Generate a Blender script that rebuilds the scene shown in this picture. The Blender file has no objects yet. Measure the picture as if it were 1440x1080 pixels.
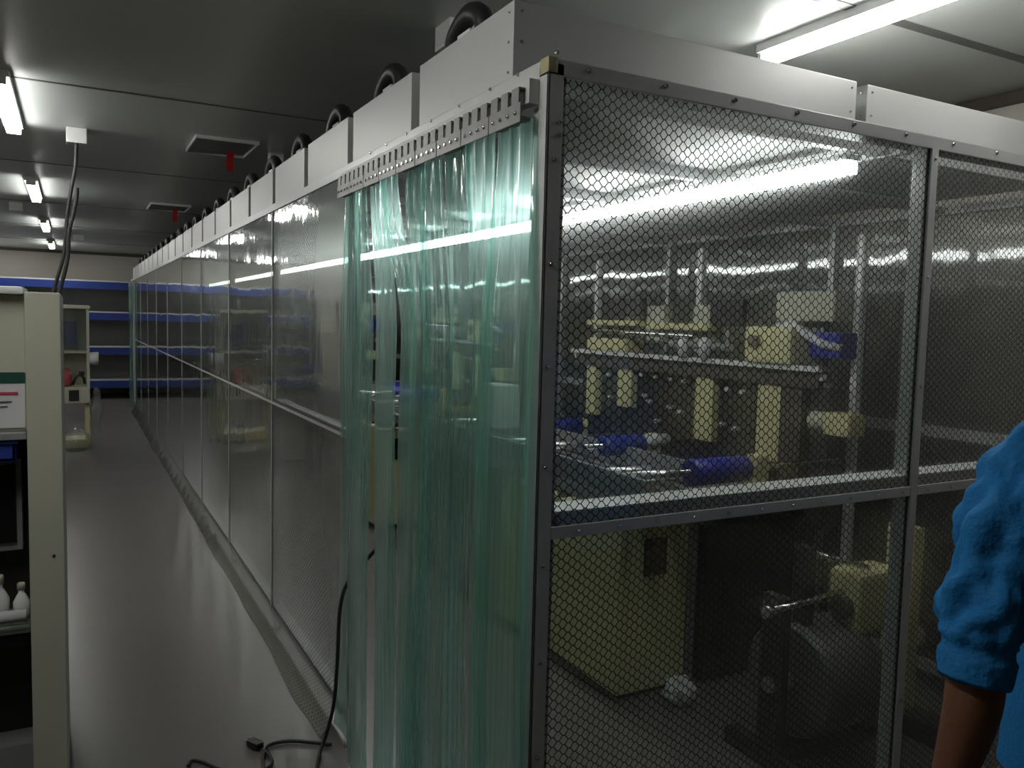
import bpy, bmesh, math, random
from mathutils import Vector, Matrix, noise
random.seed(7)
C = bpy.context.scene.collection
PI = math.pi

# ------------------------------------------------------------------ materials
def nmat(name):
    m = bpy.data.materials.new(name); m.use_nodes = True
    nt = m.node_tree; nt.nodes.clear()
    out = nt.nodes.new('ShaderNodeOutputMaterial')
    return m, nt, out
def pmat(name, col, rough=.5, metal=0.0, var=.06, scale=6.0, bump=0.0, bscale=40.0, spec=.5, stretch=None, trans=0.0):
    m, nt, out = nmat(name)
    b = nt.nodes.new('ShaderNodeBsdfPrincipled')
    b.inputs['Roughness'].default_value = rough
    b.inputs['Metallic'].default_value = metal
    b.inputs['Specular IOR Level'].default_value = spec
    b.inputs['Transmission Weight'].default_value = trans
    tc = nt.nodes.new('ShaderNodeTexCoord')
    mp = nt.nodes.new('ShaderNodeMapping')
    if stretch: mp.inputs['Scale'].default_value = stretch
    nt.links.new(tc.outputs['Object'], mp.inputs['Vector'])
    n = nt.nodes.new('ShaderNodeTexNoise'); n.inputs['Scale'].default_value = scale; n.inputs['Detail'].default_value = 4
    nt.links.new(mp.outputs['Vector'], n.inputs['Vector'])
    r = nt.nodes.new('ShaderNodeMix'); r.data_type = 'RGBA'
    c = list(col) + [1]
    r.inputs['A'].default_value = [max(0, v*(1-var)) for v in col] + [1]
    r.inputs['B'].default_value = [min(1, v*(1+var)) for v in col] + [1]
    nt.links.new(n.outputs['Fac'], r.inputs['Factor'])
    nt.links.new(r.outputs['Result'], b.inputs['Base Color'])
    if bump > 0:
        n2 = nt.nodes.new('ShaderNodeTexNoise'); n2.inputs['Scale'].default_value = bscale; n2.inputs['Detail'].default_value = 3
        nt.links.new(mp.outputs['Vector'], n2.inputs['Vector'])
        bp = nt.nodes.new('ShaderNodeBump'); bp.inputs['Strength'].default_value = bump; bp.inputs['Distance'].default_value = .02
        nt.links.new(n2.outputs['Fac'], bp.inputs['Height']); nt.links.new(bp.outputs['Normal'], b.inputs['Normal'])
    nt.links.new(b.outputs['BSDF'], out.inputs['Surface'])
    return m
def emat(name, col, s):
    m, nt, out = nmat(name)
    e = nt.nodes.new('ShaderNodeEmission'); e.inputs['Color'].default_value = list(col)+[1]; e.inputs['Strength'].default_value = s
    nt.links.new(e.outputs['Emission'], out.inputs['Surface']); return m

def mathn(nt, op, a, b=None, c=None):
    n = nt.nodes.new('ShaderNodeMath'); n.operation = op
    for i, v in enumerate((a, b, c)):
        if v is None: continue
        if isinstance(v, (int, float)): n.inputs[i].default_value = v
        else: nt.links.new(v, n.inputs[i])
    return n.outputs[0]

def film_mat(name, axis, grid=True, tint=(.9, .92, .91), rough=.05, ior=1.5, milk=.035, milkcol=(.75, .78, .76), wave=.25, W=.0285, H=.0212, line=.0020, vstreak=(1.2, 1.2, .7), haze=.22, hior=1.06, ribs=False):
    """clear pvc sheet, printed with a black anti-static net of small hexagons"""
    m, nt, out = nmat(name)
    L = nt.links.new
    tc = nt.nodes.new('ShaderNodeTexCoord')
    tr = nt.nodes.new('ShaderNodeBsdfTransparent'); tr.inputs['Color'].default_value = list(tint)+[1]
    gl = nt.nodes.new('ShaderNodeBsdfGlossy'); gl.inputs['Roughness'].default_value = rough
    gl.inputs['Color'].default_value = (.95, .97, .96, 1)
    mp = nt.nodes.new('ShaderNodeMapping'); mp.inputs['Scale'].default_value = vstreak
    L(tc.outputs['Object'], mp.inputs['Vector'])
    nz = nt.nodes.new('ShaderNodeTexNoise'); nz.inputs['Scale'].default_value = 2.2; nz.inputs['Detail'].default_value = 3; nz.inputs['Roughness'].default_value = .55
    L(mp.outputs['Vector'], nz.inputs['Vector'])
    bp = nt.nodes.new('ShaderNodeBump'); bp.inputs['Strength'].default_value = wave; bp.inputs['Distance'].default_value = .02
    L(nz.outputs['Fac'], bp.inputs['Height']); L(bp.outputs['Normal'], gl.inputs['Normal'])
    fr = nt.nodes.new('ShaderNodeFresnel'); fr.inputs['IOR'].default_value = ior
    tl = nt.nodes.new('ShaderNodeBsdfTranslucent'); tl.inputs['Color'].default_value = list(milkcol)+[1]
    df = nt.nodes.new('ShaderNodeBsdfDiffuse'); df.inputs['Color'].default_value = list(milkcol)+[1]
    md = nt.nodes.new('ShaderNodeMixShader'); md.inputs[0].default_value = .5; L(tl.outputs[0], md.inputs[1]); L(df.outputs[0], md.inputs[2])
    rf = nt.nodes.new('ShaderNodeBsdfRefraction'); rf.inputs['Color'].default_value = list(tint)+[1]; rf.inputs['Roughness'].default_value = .6
    rf.inputs['IOR'].default_value = hior; rf.distribution = 'GGX'
    mh = nt.nodes.new('ShaderNodeMixShader'); mh.inputs[0].default_value = haze; L(tr.outputs[0], mh.inputs[1]); L(rf.outputs[0], mh.inputs[2])
    m1 = nt.nodes.new('ShaderNodeMixShader'); m1.inputs[0].default_value = milk; L(mh.outputs[0], m1.inputs[1]); L(md.outputs[0], m1.inputs[2])
    m2 = nt.nodes.new('ShaderNodeMixShader')
    ge = nt.nodes.new('ShaderNodeNewGeometry')
    iv = mathn(nt, 'MULTIPLY_ADD', ge.outputs['Backfacing'], 1/ior-ior, ior); L(iv, fr.inputs['IOR'])
    f = mathn(nt, 'MULTIPLY', fr.outputs[0], 1.6); f = mathn(nt, 'MINIMUM', f, 1.0)
    L(f, m2.inputs[0]); L(m1.outputs[0], m2.inputs[1]); L(gl.outputs[0], m2.inputs[2])
    last = m2.outputs[0]
    if ribs:
        sy = nt.nodes.new('ShaderNodeSeparateXYZ'); L(tc.outputs['Object'], sy.inputs[0])
        wv = mathn(nt, 'SINE', mathn(nt, 'MULTIPLY', sy.outputs[1], 2*PI/.026))
        gg = mathn(nt, 'SMOOTH_MIN', mathn(nt, 'MAXIMUM', mathn(nt, 'MULTIPLY_ADD', wv, 6.0, -5.0), 0.0), 1.0, .1)
        mc = nt.nodes.new('ShaderNodeMix'); mc.data_type = 'RGBA'; L(gg, mc.inputs['Factor'])
        mc.inputs['A'].default_value = list(tint)+[1]; mc.inputs['B'].default_value = [tint[0]*.55, tint[1]*.78, tint[2]*.72, 1]
        L(mc.outputs['Result'], tr.inputs['Color']); L(mc.outputs['Result'], rf.inputs['Color'])
    if grid:
        sp = nt.nodes.new('ShaderNodeSeparateXYZ'); L(tc.outputs['Object'], sp.inputs[0])
        # gentle drift of the net, as it hangs loosely
        n3 = nt.nodes.new('ShaderNodeTexNoise'); n3.inputs['Scale'].default_value = 1.3; L(tc.outputs['Object'], n3.inputs['Vector'])
        u = sp.outputs[{'x': 1, 'y': 0}[axis]]; v = sp.outputs[2]
        u = mathn(nt, 'ADD', u, mathn(nt, 'MULTIPLY', n3.outputs['Fac'], .06))
        v = mathn(nt, 'ADD', v, mathn(nt, 'MULTIPLY', n3.outputs['Fac'], -.05))
        s = .2*W
        def cell(ou, ov):
            a = mathn(nt, 'ADD', u, ou+100*W); b = mathn(nt, 'ADD', v, ov+100*H)
            a = mathn(nt, 'ABSOLUTE', mathn(nt, 'SUBTRACT', mathn(nt, 'MODULO', a, W), W/2))
            b = mathn(nt, 'ABSOLUTE', mathn(nt, 'SUBTRACT', mathn(nt, 'MODULO', b, H), H/2))
            nrm = math.hypot(H/2, W/2-s)
            d = mathn(nt, 'ADD', mathn(nt, 'MULTIPLY', a, (H/2)/nrm), mathn(nt, 'MULTIPLY', b, (W/2-s)/nrm))
            d = mathn(nt, 'SUBTRACT', d, H/4*(W-s)/nrm)        # <0 inside
            e = mathn(nt, 'SUBTRACT', b, H/2)
            return mathn(nt, 'MAXIMUM', d, e)
        d = mathn(nt, 'MINIMUM', cell(0, 0), cell(W/2, H/2))
        g = mathn(nt, 'GREATER_THAN', d, -line/2)
        ink = nt.nodes.new('ShaderNodeBsdfPrincipled'); ink.inputs['Base Color'].default_value = (.012, .013, .013, 1); ink.inputs['Roughness'].default_value = .45
        m3 = nt.nodes.new('ShaderNodeMixShader'); L(g, m3.inputs[0]); L(last, m3.inputs[1]); L(ink.outputs[0], m3.inputs[2])
        last = m3.outputs[0]
    L(last, out.inputs['Surface'])
    return m

M = {}
M['floor'] = pmat('grey_epoxy_floor', (.135, .125, .117), .3, var=.12, scale=1.3, bump=.03, bscale=3, spec=.45)
M['ceiling'] = pmat('ceiling_panel_paint', (.50, .53, .51), .34, var=.04, scale=.8, spec=.6, bump=.02, bscale=1.5)
M['seam'] = pmat('ceiling_seam_strip', (.12, .12, .115), .5)
M['wall'] = pmat('beige_wall_panel', (.50, .47, .42), .45, var=.05, scale=.7)
M['cornice'] = pmat('brown_cornice', (.06, .045, .035), .5)
M['alu'] = pmat('aluminium_profile', (.5, .51, .51), .38, .35, var=.08, scale=14)
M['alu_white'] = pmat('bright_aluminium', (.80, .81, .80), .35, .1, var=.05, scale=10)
M['strip'] = pmat('grey_cover_strip', (.48, .49, .48), .45, .1, var=.15, scale=18)
M['hanger'] = pmat('dull_hanger_steel', (.22, .22, .215), .42, .4, var=.2, scale=25)
M['steel'] = pmat('stainless_steel', (.55, .55, .54), .28, .9, var=.1, scale=20)
M['chrome'] = pmat('chrome', (.75, .75, .76), .12, 1.0, var=.03)
M['ffu'] = pmat('galvanised_sheet', (.50, .51, .50), .42, .35, var=.05, scale=3, bump=.03, bscale=6)
M['diffuser'] = pmat('white_filter_face', (.75, .77, .76), .28, var=.04, scale=60)
M['black'] = pmat('black_plastic', (.012, .012, .013), .45)
M['rubber'] = pmat('black_rubber', (.016, .016, .016), .6)
M['cream'] = pmat('cream_machine_paint', (.66, .62, .34), .4, var=.06, scale=5)
M['creamw'] = pmat('pale_cream_paint', (.50, .50, .40), .42, var=.05, scale=4)
M['dark'] = pmat('dark_machine_steel', (.035, .032, .03), .45, .3, var=.3, scale=12)
M['brown'] = pmat('dull_brown_steel', (.10, .085, .07), .5, .3, var=.2, scale=10)
M['grey'] = pmat('grey_paint', (.25, .26, .26), .45, var=.08)
M['whitep'] = pmat('white_plastic', (.72, .73, .72), .4, var=.03)
M['blue'] = pmat('blue_roller_sleeve', (.02, .03, .30), .35, var=.1)
M['rackblue'] = pmat('rack_blue_paint', (.014, .038, .21), .35, var=.08)
M['rackshelf'] = pmat('rack_shelf_board', (.55, .57, .58), .4, .2)
M['rackgrey'] = pmat('rack_back_mesh', (.30, .30, .29), .6, var=.15, scale=3)
M['rackgrey2'] = pmat('vent_grille_grey', (.20, .215, .21), .5)
M['red'] = pmat('red_ribbon', (.55, .03, .03), .6)
M['green'] = pmat('dark_green_label', (.015, .07, .045), .5)
M['redink'] = pmat('label_red_bar', (.5, .04, .08), .5)
M['ink'] = pmat('label_ink', (.08, .08, .08), .6)
M['paper'] = pmat('label_paper', (.66, .66, .67), .55, var=.02)
M['screen'] = pmat('dark_glass_window', (.010, .012, .011), .12, spec=.6)
M['tub'] = pmat('blue_plastic_tub', (.03, .06, .33), .4)
M['lamp'] = emat('lamp_tube_glow', (1.0, .99, .95), 25.0)
M['lamp_in'] = emat('booth_tube_glow', (.96, 1.0, .98), 9.0)
M['skin'] = pmat('brown_skin', (.17, .075, .04), .5, var=.12, scale=14, bump=.05, bscale=90)
M['shirt'] = pmat('blue_work_shirt', (.022, .20, .50), .75, var=.10, scale=7, bump=.25, bscale=120, spec=.2)
M['trouser'] = pmat('dark_trouser_cloth', (.03, .035, .05), .8, var=.1)
M['hair'] = pmat('black_hair', (.01, .009, .008), .5, bump=.4, bscale=120)
M['shoe'] = pmat('black_shoe', (.015, .015, .015), .4)
M['eye'] = pmat('eye_white', (.7, .68, .65), .2)
M['film_x'] = film_mat('netted_clear_film_side', 'x', ior=1.8, wave=.22, tint=(.66, .71, .67), milk=.02, haze=.55, hior=1.09)
M['film_y'] = film_mat('netted_clear_film_front', 'y', ior=1.5, wave=.25, milk=.022, line=.0022)
M['skirt'] = film_mat('netted_film_skirt', 'x', milk=.4, milkcol=(.66, .68, .60), rough=.15, wave=.6)
M['bag'] = film_mat('clear_plastic_bag', 'x', grid=False, milk=.06, rough=.12, wave=.9, vstreak=(6, 6, 6))
M['glassdoor'] = film_mat('clear_acrylic', 'y', grid=False, milk=.05, wave=.02)

def curtain_mat():
    m = film_mat('green_clear_pvc_strip', 'x', grid=False, tint=(.64, .885, .83), rough=.10, ior=1.5, milk=.115, milkcol=(.30, .80, .66), wave=.6, vstreak=(7, 7, .9), haze=.5, hior=1.18, ribs=True)
    return m
M['pvc'] = curtain_mat()

# ------------------------------------------------------------------ mesh builder
class MB:
    def __init__(s): s.bm = bmesh.new()
    def box(s, x0, x1, y0, y1, z0, z1, bev=0.0, mat=None):
        vs = [s.bm.verts.new(p) for p in ((x0,y0,z0),(x1,y0,z0),(x1,y1,z0),(x0,y1,z0),(x0,y0,z1),(x1,y0,z1),(x1,y1,z1),(x0,y1,z1))]
        if mat: 
            for v in vs: v.co = mat @ v.co
        fs = [s.bm.faces.new([vs[i] for i in f]) for f in ((0,3,2,1),(4,5,6,7),(0,1,5,4),(1,2,6,5),(2,3,7,6),(3,0,4,7))]
        if bev > 0:
            es = list({e for f in fs for e in f.edges})
            bmesh.ops.bevel(s.bm, geom=es, offset=bev, segments=2, profile=.7, affect='EDGES')
        return s
    def ring(s, c, u, v, ru, rv, n, jitter=None):
        out = []
        for i in range(n):
            a = 2*PI*i/n
            k = jitter(a) if jitter else 1
            out.append(s.bm.verts.new(Vector(c) + Vector(u)*(ru*math.cos(a)*k) + Vector(v)*(rv*math.sin(a)*k)))
        return out
    def skin(s, rings, cap=True, closed=False):
        n = len(rings[0])
        for a, b in zip(rings, rings[1:]):
            for i in range(n):
                f = s.bm.faces.new((a[i], a[(i+1) % n], b[(i+1) % n], b[i])); f.smooth = True
        if cap:
            s.bm.faces.new(list(reversed(rings[0]))); s.bm.faces.new(rings[-1])
        return s
    def tube(s, pts, r, n=10, cap=True):
        pts = [Vector(p) for p in pts]; rings = []
        up = Vector((0, 0, 1)); prev = None
        for i, p in enumerate(pts):
            t = (pts[min(i+1, len(pts)-1)] - pts[max(i-1, 0)]).normalized()
            if prev is None:
                u = t.cross(up if abs(t.z) < .95 else Vector((1, 0, 0))).normalized()
            else:
                u = (prev - t*prev.dot(t)).normalized()
            prev = u; v = t.cross(u)
            rr = r[i] if isinstance(r, (list, tuple)) else r
            rings.append(s.ring(p, u, v, rr, rr, n))
        return s.skin(rings, cap)
    def cyl(s, a, b, r, n=20): return s.tube([a, b], r, n)
    def lathe(s, c, prof, n=24):
        rings = [s.ring((c[0], c[1], c[2]+z), (1,0,0), (0,1,0), max(r, .0005), max(r, .0005), n) for r, z in prof]
        return s.skin(rings)
    def disc_bolt(s, p, axis, r=.006, h=.004):
        s.bolts = getattr(s, 'bolts', []) + [(p, axis, r, h)]; return s
    def build(s, name, mat, parent=None, smooth=False):
        if getattr(s, 'bolts', None):
            for p, a, r, h in s.bolts:
                m = MB(); q = Vector(p); m.tube([q, q+Vector(a)*h], [r, r*.6], 8); o = m.build(name, mat, parent)
            s.bm.free(); return o
        bmesh.ops.recalc_face_normals(s.bm, faces=s.bm.faces)
        if parent:
            bmesh.ops.translate(s.bm, verts=s.bm.verts, vec=-total_loc(parent))
        me = bpy.data.meshes.new(name); s.bm.to_mesh(me); s.bm.free()
        if smooth:
            for p in me.polygons: p.use_smooth = True
        me.materials.append(mat)
        o = bpy.data.objects.new(name, me); C.objects.link(o)
        if parent: o.parent = parent
        return o
def total_loc(o):
    v = Vector((0, 0, 0))
    while o: v += Vector(o.location); o = o.parent
    return v
def thing(name, label, cat, loc=(0, 0, 0), group=None):
    o = bpy.data.objects.new(name, None); o.empty_display_size = .1; C.objects.link(o); o.location = loc
    return tag(o, label, cat, group)
def tag(o, label, cat, group=None, kind=None):
    if label: o['label'] = label
    if cat: o['category'] = cat
    if group: o['group'] = group
    if kind: o['kind'] = kind
    return o
def origin_at(o, loc):
    loc = Vector(loc)
    o.data.transform(Matrix.Translation(-loc)); o.location = loc; return o
def struct(name, mb, mat, label=None):
    o = mb.build(name, mat); o['kind'] = 'structure'
    if label: o['label'] = label
    return o
def copy_tree(o, parent=None):
    c = o.copy(); C.objects.link(c)
    if parent: c.parent = parent
    for ch in [q for q in bpy.data.objects if q.parent is o]: copy_tree(ch, c)
    return c
ORD = ['first','second','third','fourth','fifth','sixth','seventh','eighth','ninth','tenth','eleventh','twelfth','thirteenth','fourteenth','fifteenth','sixteenth','seventeenth','eighteenth','nineteenth','twentieth','twenty-first','twenty-second','twenty-third']

def bez(pts, n=10):
    out = []; P_ = [Vector(p) for p in pts]; P_ = [P_[0]*2-P_[1]] + P_ + [P_[-1]*2-P_[-2]]
    for i in range(1, len(P_)-2):
        for q in range(n):
            t = q/n; a, b_, c, d = P_[i-1:i+3]
            out.append(.5*((2*b_)+(c-a)*t+(2*a-5*b_+4*c-d)*t*t+(3*b_-a-3*c+d)*t**3))
    out.append(P_[-2]); return out

# ------------------------------------------------------------------ room shell
ZC = 2.65
XL, XR, YF, YB = -3.6, 2.96, -8.0, 15.75
struct('floor', MB().box(XL-.1, XR+.1, YF-.1, YB+.1, -.1, 0), M['floor'])
struct('ceiling', MB().box(XL-.1, XR+.1, YF-.1, YB+.1, ZC, ZC+.1), M['ceiling'])
struct('wall_back', MB().box(XL, XR, YB, YB+.1, 0, ZC), M['wall'])
struct('wall_front', MB().box(XL, XR, YF-.1, YF, 0, ZC), M['wall'])
struct('wall_left', MB().box(XL-.1, XL, YF, YB, 0, ZC), M['wall'])
struct('wall_right', MB().box(XR, XR+.1, YF, YB, 0, ZC), M['wall'])
k = 1
for y in [-7.2, -4.63, -2.05, .54, 3.17, 5.69, 8.25, 10.8, 13.4]:
    w = .022 if y < 1 else .009
    struct('trim_%d' % k, MB().box(XL, XR, y-w, y+w, ZC-.004, ZC), M['seam']); k += 1
for (x0, x1, y0, y1) in ((XL, XR, YB-.05, YB), (XR-.05, XR, YF, YB-.05), (XL, XL+.05, YF, YB-.05)):
    struct('trim_%d' % k, MB().box(x0, x1, y0, y1, ZC-.05, ZC-.001), M['cornice']); k += 1
for (side, b) in (('back', (XL, XR, YB-.015, YB)), ('left', (XL, XL+.015, YF, YB-.015)), ('right', (XR-.015, XR, YF, YB-.015))):
    struct('baseboard_'+side, MB().box(*b, 0, .08), M['grey'])

# ------------------------------------------------------------------ ceiling lamps
def make_lamp():
    r = thing('ceiling_light', '', 'ceiling light', (0, 0, ZC))
    MB().box(-.048, .048, -.62, .62, ZC-.035, ZC, .004).build('housing', M['whitep'], r)
    MB().box(-.036, .036, -.605, .605, ZC-.068, ZC-.0355, .008).build('diffuser', M['lamp'], r)
    for y in (-.613, .613): MB().box(-.037, .037, y-.007, y+.007, ZC-.069, ZC-.0355, .003).build('end_cap', M['whitep'], r)
    return r
lamp0 = make_lamp()
aisle = [(-1.14, .2, 'bright tube light on the ceiling above the white cabinet, nearest in the aisle row'),
         (-1.14, 3.66, 'tube light on the ceiling at the left edge, beside the cabled junction box'),
         (-1.14, 7.1, 'aisle tube light next beyond the cabled junction box'),
         (-1.14, 10.45, 'aisle tube light third from the far wall side, small and far off'),
         (-1.14, 13.8, 'tiny far aisle tube light nearest the rack wall'),
         (-2.35, 14.2, 'tiny far tube light left of the aisle row near the rack wall'),
         (-2.35, 4.0, 'tube light over the left side of the room, outside the aisle row'),
         (1.55, .19, 'big bright tube light on the ceiling above the front corner of the booth'),
         ]
for i, (x, y, lab) in enumerate(aisle):
    o = lamp0 if i == 0 else copy_tree(lamp0)
    o.location = (x, y, ZC); o['label'] = lab; o['group'] = 'tube lights on the ceiling'
    if lab.startswith('big'): o.scale = (1, 1.27, 1)

# ------------------------------------------------------------------ clean booth
T, MID, WB, D, P, YE = 2.08, 1.15, 2.434, 1.328, 1.242, 13.25
booth = thing('clean_booth', 'long grey aluminium framed booth walled with netted clear film', 'clean booth', (0, 0, 0))
posts_left = [0.0] + [D + k_*P for k_ in range(10)] + [YE]
def post(x, y, sx, sy, outer):
    """sx,sy : direction into the booth"""
    m = MB(); hw, dd = (.015, .034) if (sx and not sy) else (.02, .045)
    x0, x1 = sorted((x+sx*.004 if sx else x-hw, x+sx*dd if sx else x+hw))
    y0, y1 = sorted((y+sy*.004 if sy else y-hw, y+sy*dd if sy else y+hw))
    m.box(x0, x1, y0, y1, .085, T-.03, .003)
    p = m.build('post', M['alu'], booth)
    f = MB()
    cx, cy = (x0+x1)/2, (y0+y1)/2
    f.cyl((cx, cy, .03), (cx, cy, .09), .006, 10)
    f.lathe((cx, cy, 0), [(.026, 0), (.028, .008), (.02, .018), (.009, .03)], 20)
    f.build('levelling_foot', M['steel'], p)
    if outer:
        q = MB()
        w = .014
        if sx and not sy: q.box(x-.0045, x-.001, y-w*.45, y+w*.45, .085, T-.03, .001)
        elif sy and not sx: q.box(x-w, x+w, y-.008, y-.001, .085, T-.03, .001)
        else:
            q.box(x-.006, x-.001, y-.008, y+.03, .05, T-.01, .001); q.box(x-.006, x+.03, y-.008, y-.001, .05, T-.01, .001)
        q.build('cover_strip', M['strip'], p)
    return p
pc = post(0, 0, 1, 1, True)
b = MB()
for z in [.2+.21*i for i in range(10)]: b.disc_bolt((.012, -.008, z), (0, -1, 0), .005)
for z in (1.93, 1.955): b.disc_bolt((.022, -.008, z), (0, -1, 0), .005)
b.build('bolt', M['chrome'], pc)
for y in posts_left[1:-1]: post(0, y, 1, 0, True)
post(0, YE, 1, -1, False)
for x in (1.217,): 
    px = post(x, 0, 0, 1, True)
    b = MB()
    for z in (2.02, 1.7, 1.4, .9, .5): b.disc_bolt((x, -.008, z), (0, -1, 0), .005)
    b.build('bolt', M['chrome'], px)
post(WB, 0, -1, 1, True)
for y in posts_left[1:-1:1]: post(WB, y, -1, 0, False)
post(WB, YE, -1, -1, False)
post(1.217, YE, 0, -1, False)
# inner door stop left of corner post, lit look put into its pale colour
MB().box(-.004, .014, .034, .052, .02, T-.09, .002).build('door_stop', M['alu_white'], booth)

# rails
MB().box(-.006, WB+.006, -.008, .05, T-.034, T, .002).build('top_rail', M['alu'], booth)
MB().box(-.006, .05, .05, YE, T-.034, T, .002).build('top_rail', M['alu'], booth)
MB().box(WB-.05, WB+.006, .05, YE, T-.034, T, .002).build('top_rail', M['alu'], booth)
MB().box(.05, WB-.05, YE-.05, YE+.006, T-.034, T, .002).build('top_rail', M['alu'], booth)
# middle rails: pale inner profile, darker outer strip over the film
MB().box(.05, WB-.05, .004, .085, MID-.045, MID, .003).build('middle_rail', M['alu_white'], booth)
MB().box(1.2325, WB-.03, -.0078, -.001, MID-.056, MID-.030, .001).build('rail_cover_strip', M['strip'], booth)
o = MB().box(.031, 1.2015, -.0078, -.001, MID-.056, MID-.030, .001).build('rail_cover_strip', M['strip'], booth)
b = MB()
for i in range(22): b.disc_bolt((.1+i*.107, -.008, MID-.043), (0, -1, 0), .0045)
b.build('bolt', M['chrome'], o)
for k_ in range(1, len(posts_left)-2):
    y0, y1 = posts_left[k_]+.024, posts_left[k_+1]-.024
    MB().box(.004, .05, y0, y1, MID-.045, MID, .003).build('middle_rail', M['alu'], booth)
MB().box(-.0035, -.001, D, posts_left[-2], MID-.026, MID-.014, .0008).build('rail_cover_strip', M['strip'], booth)
MB().box(WB-.05, WB-.004, .05, YE-.05, MID-.045, MID, .003).build('middle_rail', M['alu'], booth)
MB().box(.05, WB-.05, YE-.05, YE-.004, MID-.045, MID, .003).build('middle_rail', M['alu'], booth)
# bottom rails
MB().box(.004, .05, D+.024, posts_left[-2]-.02, .085, .125, .003).build('bottom_rail', M['alu'], booth)
MB().box(.05, WB-.05, .004, .05, .085, .125, .003).build('bottom_rail', M['alu'], booth)
MB().box(WB-.05, WB-.004, .05, YE-.05, .085, .125, .003).build('bottom_rail', M['alu'], booth)
MB().box(.05, WB-.05, YE-.05, YE-.004, .085, .125, .003).build('bottom_rail', M['alu'], booth)
# bolts on front top rail
b = MB()
for i in range(12): b.disc_bolt((.09+i*.2, -.008, T-.012), (0, -1, 0), .006)
for y in [.12, .25, .42, .6, .78, .95, 1.1]: b.disc_bolt((-.006, y, T-.004), (-1, 0, 0), .005)
b.build('rail_bolt', M['chrome'], booth)
o = MB().box(-.009, .014, -.011, .024, T-.030, T+.0015, .004).build('corner_cap', pmat('yellowed_tape', (.30, .27, .14), .6, var=.5, scale=60), booth)
# roof grid under the filter boxes
g = MB()
for i in range(23):
    y = .15 + .61*i
    if y < YE-.06: g.box(.05, WB-.05, y-.016, y+.016, T-.03, T-.002)
g.box(WB/2-.016, WB/2+.016, .05, YE-.05, T-.032, T-.003)
g.build('roof_grid', M['alu'], booth)

def film_panel(axis, c, a0, a1, z0, z1, mat, name='film_panel', amp=.0025, seed=0):
    m = MB(); nu, nv = max(4, int((a1-a0)/.06)), max(4, int((z1-z0)/.06)); grid = []
    for i in range(nu+1):
        row = []
        for j in range(nv+1):
            u = a0+(a1-a0)*i/nu; v = z0+(z1-z0)*j/nv
            edge = min(i, nu-i, j, nv-j); k2 = min(1, edge/3)
            d = amp*k2*noise.noise(Vector((u*3+seed, v*2.2, seed*3.1)))
            row.append(m.bm.verts.new((c+d, u, v) if axis == 'x' else (u, c+d, v)))
        grid.append(row)
    for i in range(nu):
        for j in range(nv):
            f = m.bm.faces.new((grid[i][j], grid[i+1][j], grid[i+1][j+1], grid[i][j+1])); f.smooth = True
    return m.build(name, mat, booth)
for k_ in range(1, len(posts_left)-2):
    a0, a1 = posts_left[k_]+.0015, posts_left[k_+1]-.0015
    film_panel('x', 0.0, a0, a1, MID-.02, T-.034, M['film_x'], seed=k_)
    film_panel('x', 0.0, a0, a1, .10, MID-.022, M['film_x'], seed=k_+20)
for i, (a0, a1) in enumerate(((.004, 1.2155), (1.2185, WB-.004))):
    film_panel('y', 0.0, a0, a1, MID-.043, T-.034, M['film_y'], seed=i+40)
    film_panel('y', 0.0, a0, a1, .09, MID-.045, M['film_y'], seed=i+50)
film_panel('x', WB, .006, YE-.006, .1, T-.034, M['film_x'], seed=70)
film_panel('y', YE, .006, WB-.006, .1, T-.034, M['film_y'], seed=71)
# flared skirt at foot of the aisle side
m = MB(); rows = []
NS = 150
for i in range(NS+1):
    y = D+.09 + (posts_left[-2]-D-.11)*i/NS
    row = []
    for j in range(9):
        t = j/8
        fl = .062 + .016*noise.noise(Vector((y*1.1, 5, 0))) + .006*noise.noise(Vector((y*6, 9, 0)))
        if y < 2.3: fl += .02*(1-abs(y-1.9)/.6) if abs(y-1.9) < .6 else 0
        x = -.003 - fl*(t**1.3); z = .118*(1-t)**1.15 + .004 + .004*math.sin(y*22+t*3)*t*(1-t)*3
        row.append(m.bm.verts.new((x, y, z)))
    rows.append(row)
for a, b_ in zip(rows, rows[1:]):
    for j in range(8):
        f = m.bm.faces.new((a[j], b_[j], b_[j+1], a[j+1])); f.smooth = True
m.build('skirt', M['skirt'], booth)

# ------------------------------------------------------------------ lights inside the booth
ly = .16; i = 0; proto = None
while ly < 12.0:
    if proto is None:
        r = thing('booth_tube_light', '', 'tube light', (1.1, ly+.6, 1.995))
        MB().box(1.072, 1.128, ly, ly+1.19, 2.030, 2.046, .003).build('housing', M['whitep'], r)
        MB().box(1.068, 1.132, ly+.01, ly+1.18, 1.995, 2.0295, .008).build('diffuser', M['lamp_in'], r)
        proto = r
    else:
        r = copy_tree(proto); r.location = (1.1, ly+.6, 1.995)
    r['label'] = 'tube light under the booth roof, %s from the front netted wall' % ORD[i]
    r['group'] = 'tube lights inside the booth'
    ly += 1.22; i += 1

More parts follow.
